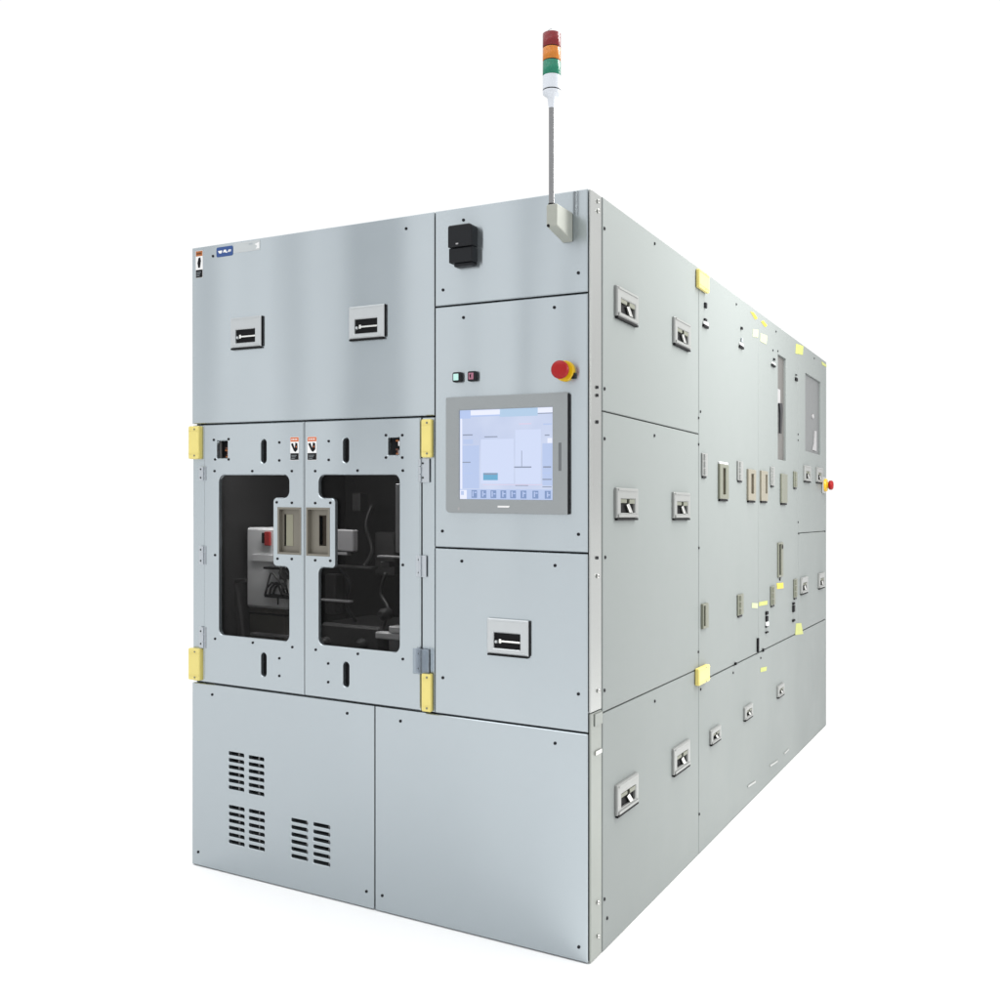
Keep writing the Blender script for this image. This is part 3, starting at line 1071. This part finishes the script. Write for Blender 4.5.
# seat-back shaped guard at the left of the chamber
mb = MB()
d = -0.16
q = [FP(230.5, 580, d), FP(234, 577, d), FP(245, 577, d), FP(245, 580, d), FP(236, 582, d), FP(240.5, 615, d), FP(243, 640, d), FP(238, 640, d), FP(235, 612, d)]
mb.plate(q, [], d, .012, IGREY, .003)
mb.build('splash_guard', 'F', q[0], root)
inner_part('stage_table', inner(246.5, 285.0, 606.0, 637.0, -0.24, 0.10, IBROWN, .004),
           inner(246.5, 285.0, 611.0, 613.0, -0.235, .02, BLACK, .0005), inner(250, 286, 632.5, 635.0, -0.2, .03, IGREYL, .001))
inner_part('rear_duct', inner(226.0, 262.0, 491.0, 506.0, -0.55, .1, IGREY, .004), inner(214, 290, 529.5, 531.5, -0.50, .05, IGREY, .002))
inner_part('transfer_head', inner(320.0, 353.0, 527.0, 549.0, -0.25, .03, IGREYL, .004), inner(320.0, 347.0, 549.0, 552.5, -0.252, .025, IGREYL, .002))
inner_part('inner_frame_bar', inner(395.3, 400.5, 483.0, 552.0, -0.07, .03, IGREYL, .002), inner(377.0, 401.0, 555.0, 557.0, -0.10, .04, IGREYL, .001),
           inner(380.0, 389.0, 560.5, 566.0, -0.11, .03, IGREY, .002))
inner_part('rear_frame', inner(375.0, 394.0, 527.0, 570.0, -0.60, .04, IGREY, .004))
inner_part('rear_rail', inner(332.0, 372.0, 562.0, 564.5, -0.45, .04, IGREY, .002))
inner_part('support_arm', inner(375.0, 400.5, 632.0, 638.5, -0.10, .04, IWHITE, .003), inner(388.5, 400.5, 625.5, 632.0, -0.10, .04, IWHITE, .003),
           inner(388.5, 398.5, 638.5, 655.0, -0.105, .03, IGREYL, .003))
inner_part('process_bowl', inner(320.0, 380.0, 622.0, 652.0, -0.30, .30, IGREY, .01), inner(325, 335, 570, 610, -.5, .05, IGREY, .004))

# hoses, valves and small fittings that crowd the chamber
def hose(name, pts, r, m):
    mb = MB()
    P = [Vector(p(x, y, d)) for x, y, d in pts]
    q = []
    for i in range(len(P) - 1):
        p0, p1, p2, p3 = P[max(i - 1, 0)], P[i], P[i + 1], P[min(i + 2, len(P) - 1)]
        for k in range(6):
            t = k / 6
            q.append(0.5 * ((2 * p1) + (p2 - p0) * t + (2 * p0 - 5 * p1 + 4 * p2 - p3) * t * t + (3 * p1 - p0 - 3 * p2 + p3) * t ** 3))
    q.append(P[-1])
    mb.tube([tuple(v) for v in q], r, m, 8)
    return mb.build(name, 'F', FP(pts[0][0], pts[0][1], pts[0][2]), root)


hose('hose', [(386, 570, -.30), (381, 590, -.32), (388, 605, -.30), (384, 622, -.26), (379, 634, -.16)], .006, IGREY)
hose('hose', [(340, 565, -.44), (350, 580, -.40), (346, 600, -.40), (356, 618, -.36)], .005, BLACKPL)
hose('hose', [(372, 500, -.58), (366, 520, -.56), (372, 545, -.56), (364, 562, -.46)], .006, IGREY)
hose('hose', [(225, 530, -.48), (236, 528, -.46), (242, 530, -.44), (246, 527, -.30)], .005, BLACKPL)
hose('hose', [(288, 575, -.165), (284, 566, -.165), (287, 556, -.165)], .004, BLACKPL)
hose('hose', [(266, 590, -.168), (271, 572, -.168), (277, 577, -.168), (286, 588, -.168)], .003, IGREY)
for x, y, d in ((324, 640, -.285), (360, 642, -.285), (383, 612, -.24)):
    mb = MB()
    u, v = FP(x, y, d)
    mb.lathe_d(u, v, [(.020, d - .03), (.020, d), (.014, d + .006), (.010, d + .018)], IGREY, 18)
    mb.build('valve', 'F', (u, v), root)
inner_part('gauge_block', inner(352, 360, 488, 506, -.60, .05, IGREY, .003))
inner_part('bracket_rail', inner(320, 350, 597, 599, -.30, .02, IGREYL, .0008))
inner_part('sensor_head', inner(279, 286, 569, 578, -.168, .03, IGREY, .002))

# ------------------------------------------------------------------ right side
# corner post
mb = MB()
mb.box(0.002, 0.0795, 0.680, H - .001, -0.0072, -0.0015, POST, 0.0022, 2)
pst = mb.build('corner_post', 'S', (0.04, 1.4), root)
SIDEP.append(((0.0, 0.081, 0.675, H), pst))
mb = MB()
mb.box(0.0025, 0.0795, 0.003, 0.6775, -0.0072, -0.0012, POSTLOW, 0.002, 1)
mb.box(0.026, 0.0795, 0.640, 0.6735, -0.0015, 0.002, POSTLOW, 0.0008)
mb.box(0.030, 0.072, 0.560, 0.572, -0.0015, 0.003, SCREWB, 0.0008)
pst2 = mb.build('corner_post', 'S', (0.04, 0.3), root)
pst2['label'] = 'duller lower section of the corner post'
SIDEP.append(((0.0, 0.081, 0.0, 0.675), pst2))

g = 0.0026


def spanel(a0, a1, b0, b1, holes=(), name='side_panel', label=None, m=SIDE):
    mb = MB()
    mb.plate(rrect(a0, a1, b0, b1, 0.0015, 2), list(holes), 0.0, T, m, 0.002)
    o = mb.build(name, 'S', ((a0 + a1) / 2, (b0 + b1) / 2), root)
    if label:
        o['label'] = label
    SIDEP.append(((a0, a1, b0, b1), o))
    return o


A0, A1, A2, A3, A4 = 0.083, 0.979, 1.853, 2.674, L - .001
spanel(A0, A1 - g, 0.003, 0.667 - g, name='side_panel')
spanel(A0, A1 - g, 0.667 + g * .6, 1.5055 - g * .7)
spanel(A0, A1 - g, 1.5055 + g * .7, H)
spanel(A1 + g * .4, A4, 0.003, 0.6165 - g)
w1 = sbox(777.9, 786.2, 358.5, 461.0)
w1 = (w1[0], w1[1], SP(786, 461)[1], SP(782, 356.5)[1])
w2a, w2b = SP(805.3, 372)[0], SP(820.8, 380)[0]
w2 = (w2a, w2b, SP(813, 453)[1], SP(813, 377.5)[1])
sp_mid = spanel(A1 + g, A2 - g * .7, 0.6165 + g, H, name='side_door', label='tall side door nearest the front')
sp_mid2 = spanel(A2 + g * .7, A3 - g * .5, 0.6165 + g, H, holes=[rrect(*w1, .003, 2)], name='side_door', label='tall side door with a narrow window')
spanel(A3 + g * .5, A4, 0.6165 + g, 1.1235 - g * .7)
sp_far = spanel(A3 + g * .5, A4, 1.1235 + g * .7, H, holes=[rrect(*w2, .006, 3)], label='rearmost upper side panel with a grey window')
# panes of the two side windows
mb = MB()
mb.box(w1[0] - .004, w1[1] + .004, w1[2] - .004, w1[3] + .004, -0.0195, -0.012, PANED)
mb.build('window_pane', 'S', (w1[0], w1[2]), sp_mid2)
mb = MB()
lx, ly = SP(778.8, 392.5)
mb.box(lx - .02, lx + .05, ly - .055, ly + .02, -0.0118, -0.003, IGREYL, .004)
mb.plate([(lx, ly - .05), (lx + .06, ly - .045), (lx + .07, ly - .075), (lx + .045, ly - .19), (lx + .012, ly - .19), (lx + .02, ly - .10)], [], 0.004, .0065, BLACKPL, .001)
mb.build('pull_lever', 'S', (lx, ly), sp_mid2)
mb = MB()
mb.box(w2[0] - .004, w2[1] + .004, w2[2] - .004, w2[3] + .004, -0.0195, -0.010, PANEG)
mb.build('window_pane', 'S', (w2[0], w2[2]), sp_far)
mb = MB()
sx, sy = SP(815.5, 447)
mb.plate([(sx - .05, sy - .02), (sx + .05, sy - .02), (sx + .05, sy + .09), (sx + .01, sy + .09), (sx - .01, sy + .02)], [], -0.003, .0065, IGREYL, .001)
mb.build('pane_reflection', 'S', (sx, sy), sp_far)  # pale plate standing in for a reflection in the pane
mb = MB()
sx, sy = SP(814.2, 416.5)
mb.lathe_d(sx, sy, [(.013, -.0098), (.013, -.004), (.008, -.002)], IGREYL, 14)
mb.build('pane_glint', 'S', (sx, sy), sp_far)  # bright speck reflected in the pane, made as a pale disc

# latches on the side
ls = None
lss = None
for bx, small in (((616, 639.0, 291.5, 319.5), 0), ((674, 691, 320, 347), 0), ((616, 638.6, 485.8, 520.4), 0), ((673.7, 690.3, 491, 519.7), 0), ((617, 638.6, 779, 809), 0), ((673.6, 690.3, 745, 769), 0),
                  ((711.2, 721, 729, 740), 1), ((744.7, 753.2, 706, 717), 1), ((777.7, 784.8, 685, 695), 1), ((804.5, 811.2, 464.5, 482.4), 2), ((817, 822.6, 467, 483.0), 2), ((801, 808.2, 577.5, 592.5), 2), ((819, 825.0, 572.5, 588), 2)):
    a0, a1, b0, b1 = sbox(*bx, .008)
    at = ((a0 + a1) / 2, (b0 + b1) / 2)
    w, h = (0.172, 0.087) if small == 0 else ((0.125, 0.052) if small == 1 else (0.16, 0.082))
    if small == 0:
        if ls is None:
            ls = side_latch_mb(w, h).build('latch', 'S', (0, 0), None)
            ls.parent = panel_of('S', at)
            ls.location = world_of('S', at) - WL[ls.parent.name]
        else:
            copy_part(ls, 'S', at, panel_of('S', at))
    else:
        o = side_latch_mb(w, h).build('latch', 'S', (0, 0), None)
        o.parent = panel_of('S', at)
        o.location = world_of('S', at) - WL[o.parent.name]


# recessed vertical pulls and hinge plates on the side doors
def side_plate(name, bx, m, slot=None, cap=None, foot=None, t=0.010):
    a0, a1, b0, b1 = sbox(*bx, .006)
    mb = MB()
    w, h = a1 - a0, b1 - b0
    if slot:
        s0, s1, q0, q1 = a0 + w * slot[0], a0 + w * slot[1], b0 + h * slot[2], b0 + h * slot[3]
        mb.plate(rrect(a0, a1, b0, b1, .002, 2), [rrect(s0, s1, q0, q1, .001, 2)], t, t - .0004, m, .002)
        mb.rect(s0 - .001, s1 + .001, q0 - .001, q1 + .001, 0.0012, BROWN)
        mb.box(s0, s0 + (s1 - s0) * .4, q0, q1, .0013, .006, BLACK)
    else:
        mb.box(a0, a1, b0, b1, .0004, t, m, .002)
    if cap:
        mb.box(a0 + w * .02, a1 - w * .02, b1 + .001, b1 + h * .07, .0004, t * .7, WHITE, .001)
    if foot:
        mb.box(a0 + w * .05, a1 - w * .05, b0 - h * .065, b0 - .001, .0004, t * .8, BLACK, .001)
    at = ((a0 + a1) / 2, (b0 + b1) / 2)
    return mb.build(name, 'S', at, panel_of('S', at))


side_plate('pull_handle', (719.3, 728.0, 464.5, 499.0), OLIVE, (.34, .68, .13, .90), True, True)
side_plate('pull_handle', (748.0, 755.3, 469.5, 500.5), TANSIDE, (.35, .75, .22, .86), False, True)
side_plate('pull_handle', (761.0, 767.2, 471.0, 501.0), TANSIDE, (.62, .96, .25, .88), False, True)
side_plate('pull_handle', (781.2, 786.9, 474.0, 503.0), OLIVE, None, False, True)
side_plate('pull_handle', (702.4, 707.8, 603.5, 628.3), OLIVE, (.12, .45, .10, .92))
for bx, m in (((702.6, 707.6, 453.3, 476.0), ZINCS), ((738.2, 743.2, 461.2, 480.5), ZINCS), ((771.3, 774.7, 467.0, 485.5), ZINCS), ((794.2, 797.3, 471.5, 487.5), OLIVE),
              ((738.2, 743.6, 594.3, 615.0), OLIVE), ((771.3, 775.5, 586.0, 605.0), OLIVE), ((794.4, 797.5, 579.0, 597.5), OLIVE)):
    a0, a1, b0, b1 = sbox(*bx, .006)
    at = ((a0 + a1) / 2, (b0 + b1) / 2)
    mb = MB()
    w, h = a1 - a0, b1 - b0
    mb.box(a0, a1, b0, b1, .0004, .007, m, .0015)
    for k in range(3):
        mb.lathe_b(a0 + w * .3, .008, [(.006, b0 + h * (.05 + .32 * k)), (.006, b0 + h * (.31 + .32 * k))], m, 10)
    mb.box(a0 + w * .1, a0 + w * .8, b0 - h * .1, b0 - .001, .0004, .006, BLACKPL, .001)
    mb.build('hinge', 'S', at, panel_of('S', at))
# slim pull slot
a0, a1, b0, b1 = sbox(778.0, 782.8, 542.5, 577.0, .004)
mb = MB()
mb.plate(rrect(a0, a1, b0, b1, .003, 2), [rrect(a0 + (a1 - a0) * .12, a1 - (a1 - a0) * .42, b0 + .01, b1 - .008)], .008, .0075, OLIVE, .002)
mb.rect(a0 + (a1 - a0) * .1, a1 - (a1 - a0) * .4, b0 + .008, b1 - .006, .001, BLACK)
mb.lathe_d(a0 + (a1 - a0) * .72, b1 - .02, [(.012, .008), (.010, .010)], BLACK, 10)
mb.lathe_d(a0 + (a1 - a0) * .5, b0 - .008, [(.010, .0004), (.010, .004)], SCREW, 10)
mb.build('pull_slot', 'S', ((a0 + a1) / 2, (b0 + b1) / 2), sp_mid2)


# lock pins, keepers: small black fittings
def fitting(name, bits, face='S'):
    for x, y, wpx, hpx, m in bits:
        at = SP(x, y)
        a0, a1, b0, b1 = sbox(x - wpx / 2, x + wpx / 2, y - hpx / 2, y + hpx / 2)
        mb = MB()
        mb.box(a0, a1, b0, b1, .0004, .008, m, .0015)
        mb.build(name, 'S', at, panel_of('S', at))


fitting('door_lock', [(704.6, 305.5, 1.4, 5.5, BLACKPL), (704.4, 320.0, 1.8, 2.6, BLACKPL), (704.5, 323.6, 4.0, 3.0, WHITE), (704.6, 326.6, 4.6, 2.6, BLACK)])
fitting('door_lock', [(740.8, 328.4, 1.1, 2.6, BLACKPL), (740.8, 340.0, .7, 4.0, GREYTXT), (740.3, 344.5, 3.0, 2.4, WHITE), (740.4, 347.4, 3.8, 2.4, BLACK)])
fitting('door_lock', [(773.4, 359.5, 1.0, 2.2, BLACKPL), (772.6, 363.6, 2.6, 1.6, WHITE), (772.5, 365.9, 3.4, 1.8, BLACK)])
fitting('door_lock', [(795.6, 379.4, 1.7, 3.4, BLACK), (795.6, 375.0, .9, 1.0, BLACKPL)])
fitting('slide_bolt', [(766.0, 613.0, 1.8, 3.4, BLACK), (766.0, 618.6, 1.5, 5.2, BLACK), (766.2, 624.0, 2.0, 4.2, WHITE), (765.8, 626.4, 1.6, 1.8, BLACKPL), (766, 632.2, 2.0, 1.6, BLACK)])
fitting('slide_bolt', [(792.9, 603.4, 1.6, 2.2, BLACK), (792.9, 608.6, 1.6, 6.6, BLACK), (792.9, 620.4, 1.8, 2.4, BLACK)])
fitting('drop_bolt', [(757.0, 645.0, 1.0, 14.0, BLACK), (762.5, 650.0, .9, 3.2, BLACKPL)])
fitting('door_lock', [(734.6, 663.6, 1.0, 2.6, BLACK)])

# small dark screws on the side
for X, Y in ((55, 187), (248, 245), (55, 803), (28, 797), (28, 828), (28, 930), (562, 478), (715, 583), (703, 655), (722, 658), (862, 686), (424, 891), (417, 915)):
    place_screw('S', 590 + .26 * X, 180 + .26 * Y, r=0.0050)
for X, Y in ((55, 72), (247, 60), (28, 8), (28, 530), (58, 528), (417, 94), (418, 492), (800, 55), (800, 78), (800, 393), (416, 892), (903, 428), (802, 437), (550, 972), (656, 915)):
    place_screw('S', 590 + .26 * X, 420 + .26 * Y, r=0.0050)
for X, Y in ((42, 148), (190, 180), (325, 145), (321, 512), (42, 762), (50, 818)):
    place_screw('S', 590 + .34 * X, 640 + .34 * Y, r=0.0050)
for x, y in ((598.4, 201.3), (598.4, 211.2), (597.8, 576.2), (598.5, 690.8), (598.0, 902.5), (598.3, 936.3)):
    place_screw('S', x, y, 'bright', r=0.0062, d=0.0005)

# wiring tail above the lower hinge, faint floor-level clips
for x0, x1, y0, y1 in ((747.5, 755, 781.5, 786.5), (769.5, 777.0, 761.0, 766.0), (784.0, 788.0, 749.5, 753.5)):
    a0, b0 = SP(x0, y1); a1, b1 = SP(x1, y0)
    mb = MB()
    mb.plate([(a0, b0 - .004), (a1, b1 - .004), (a1, b1 + .004), (a0, b0 + .004)], [], .004, .0036, ZINC, .0008)
    mb.build('kick_clip', 'S', (a0, b0), panel_of('S', (a0, b0)))

# yellow guards and tape on the side
b = sbox(699.6, 709.4, 275.0, 290.3, .015)
guard('S', b[0], b[1], b[2], b[3] + .012, 0.0004, 0.016)
b = sbox(698.6, 709.4, 666.5, 683.5, .015)
guard('S', b[0], b[1], b[2], b[3], 0.0004, 0.018)


def tape(pts, m, d=0.0016, label=None):
    q = [SP(x, y) for x, y in pts]
    mb = MB()
    mb.plate(q, [], d, d - .0003, m, .0004)
    o = mb.build('tape_strip', 'S', q[0], root)
    if label:
        o['label'] = label


tape([(750.2, 311.6), (753.4, 312.4), (757.4, 318.4), (755.0, 319.6)], TAPE)
tape([(760.8, 321.6), (763.2, 320.6), (767.0, 325.6), (765.0, 327.2)], TAPE)
tape([(752.8, 329.2), (758.0, 329.8), (757.6, 337.6), (752.6, 336.8)], TAPEP)
tape([(760.4, 333.2), (767.0, 335.8), (766.2, 344.4), (760.2, 341.4)], TAPEP)
tape([(796.0, 343.6), (803.2, 346.0), (802.6, 355.0), (795.4, 353.6)], TAPEG)
tape([(821.6, 361.4), (826.2, 364.8), (826.2, 367.2), (822.0, 364.8)], TAPEG)
tape([(776.6, 583.2), (783.0, 582.6), (783.2, 588.2), (777.0, 589.0)], TAPE)
tape([(751.8, 602.8), (757.6, 603.2), (757.4, 608.4), (751.6, 608.0)], TAPEP)
tape([(758.8, 602.2), (767.2, 600.6), (767.2, 604.6), (758.8, 606.2)], TAPEG)
tape([(796.0, 623.4), (801.0, 623.0), (803.0, 634.0), (795.0, 635.0)], TAPEG)
tape([(760.6, 667.8), (766.6, 666.6), (766.2, 670.8), (760.4, 672.2)], TAPEG)

# side emergency stop at the rear edge
u, v = SP(824.2, 485.3)
mb = MB()
mb.box(u - .085, u + .012, v - .045, v + .045, .0004, .010, ZINC, .003)
u2 = u - .035
mb.lathe_d(u2, v, [(.036, .0102), (.036, .020), (.033, .023)], EYEL, 28)
mb.lathe_d(u2, v, [(.017, .0232), (.017, .036)], EYEL, 20)
es2 = mb.build('emergency_stop', 'S', (u, v), root)
es2['label'] = 'emergency stop at the rear edge of the side'
mb = MB()
mb.lathe_d(u2, v, [(.017, .030), (.025, .034), (.027, .042), (.026, .050), (.020, .055), (.009, .057)], RED, 28)
mb.build('button_head', 'S', (u2, v), es2)

# ------------------------------------------------------------------ the floor
me = bpy.data.meshes.new('floor')
S = 60
me.from_pydata([(-S, -S, K * S), (S, -S, K * S), (S, S, -K * S), (-S, S, -K * S)], [], [[0, 1, 2, 3]])
me.materials.append(FLOORM)
fl = bpy.data.objects.new('floor', me)
COL.objects.link(fl)
fl['kind'] = 'structure'

# ------------------------------------------------------------------ light
HALL_SCALE, HALL_DARK, HALL_LIGHT, CEIL = 9.0, (0.70, 0.73, 0.75), (1.58, 1.58, 1.58), 1.68
wd = bpy.data.worlds.new('World')
scene.world = wd
wd.use_nodes = True
nt = wd.node_tree
nt.nodes.clear()
N = nt.nodes.new
out = N('ShaderNodeOutputWorld')
bg = N('ShaderNodeBackground')
tc = N('ShaderNodeTexCoord')
sep = N('ShaderNodeSeparateXYZ')
nt.links.new(tc.outputs['Generated'], sep.inputs['Vector'])
# a white studio backdrop beyond the machine, a bright ceiling, and a dimmer rear half with
# upright light and dark bands added behind the photographer to streak the steel
dot = N('ShaderNodeVectorMath'); dot.operation = 'DOT_PRODUCT'
dot.inputs[1].default_value = (FW.x, FW.y, 0)
nt.links.new(tc.outputs['Generated'], dot.inputs[0])
mr = N('ShaderNodeMapRange'); mr.interpolation_type = 'SMOOTHSTEP'
mr.inputs['From Min'].default_value = -0.05
mr.inputs['From Max'].default_value = 0.35
nt.links.new(dot.outputs['Value'], mr.inputs['Value'])
az = N('ShaderNodeMath'); az.operation = 'ARCTAN2'
nt.links.new(sep.outputs['X'], az.inputs[0])
nt.links.new(sep.outputs['Y'], az.inputs[1])
nz = N('ShaderNodeTexNoise'); nz.noise_dimensions = '1D'
nz.inputs['Scale'].default_value = HALL_SCALE
nz.inputs['Detail'].default_value = 1
nt.links.new(az.outputs['Value'], nz.inputs['W'])
cr = N('ShaderNodeValToRGB')
cr.color_ramp.elements[0].position = 0.36
cr.color_ramp.elements[1].position = 0.64
cr.color_ramp.elements[0].color = (*HALL_DARK, 1)
cr.color_ramp.elements[1].color = (*HALL_LIGHT, 1)
nt.links.new(nz.outputs['Fac'], cr.inputs['Fac'])
mix = N('ShaderNodeMix'); mix.data_type = 'RGBA'
nt.links.new(mr.outputs['Result'], mix.inputs['Factor'])
nt.links.new(cr.outputs['Color'], mix.inputs['A'])
mix.inputs['B'].default_value = (1.03, 1.03, 1.03, 1)
up = N('ShaderNodeMapRange'); up.interpolation_type = 'SMOOTHSTEP'
up.inputs['From Min'].default_value = 0.45
up.inputs['From Max'].default_value = 0.85
nt.links.new(sep.outputs['Z'], up.inputs['Value'])
mix2 = N('ShaderNodeMix'); mix2.data_type = 'RGBA'
nt.links.new(up.outputs['Result'], mix2.inputs['Factor'])
nt.links.new(mix.outputs['Result'], mix2.inputs['A'])
mix2.inputs['B'].default_value = (CEIL, CEIL, CEIL, 1)
nt.links.new(mix2.outputs['Result'], bg.inputs['Color'])
bg.inputs['Strength'].default_value = 1.0
nt.links.new(bg.outputs['Background'], out.inputs['Surface'])


def area(name, loc, target, sx, sy, power, col=(1, 1, 1)):
    l = bpy.data.lights.new(name, 'AREA')
    l.shape = 'RECTANGLE'
    l.size, l.size_y = sx, sy
    l.energy = power
    l.color = col
    o = bpy.data.objects.new(name, l)
    COL.objects.link(o)
    o.location = loc
    o.rotation_euler = (Vector(target) - Vector(loc)).to_track_quat('-Z', 'Y').to_euler()
    return o


area('ceiling_lamp', (W + 1.15, 1.5, 3.1), (W, 1.5, 2.15), 0.4, 3.6, 148, (1.0, 1.0, 0.97))
area('front_ceiling_lamp', (0.3, -1.0, 4.2), (0.3, -1.0, 0), 3.0, 0.8, 22, (0.97, 0.98, 1.0))
area('chamber_fill', (0.48, 0.10, Z_DOOR - 0.03), (0.48, 0.30, 0.6), 0.7, 0.1, 6.5)  # added fill with no fitting, brightens the equipment behind the glass

scene.view_settings.view_transform = 'Standard'
scene.view_settings.look = 'None'
scene.view_settings.gamma = 1
scene.view_settings.exposure = 0
scene.view_settings.use_curve_mapping = False
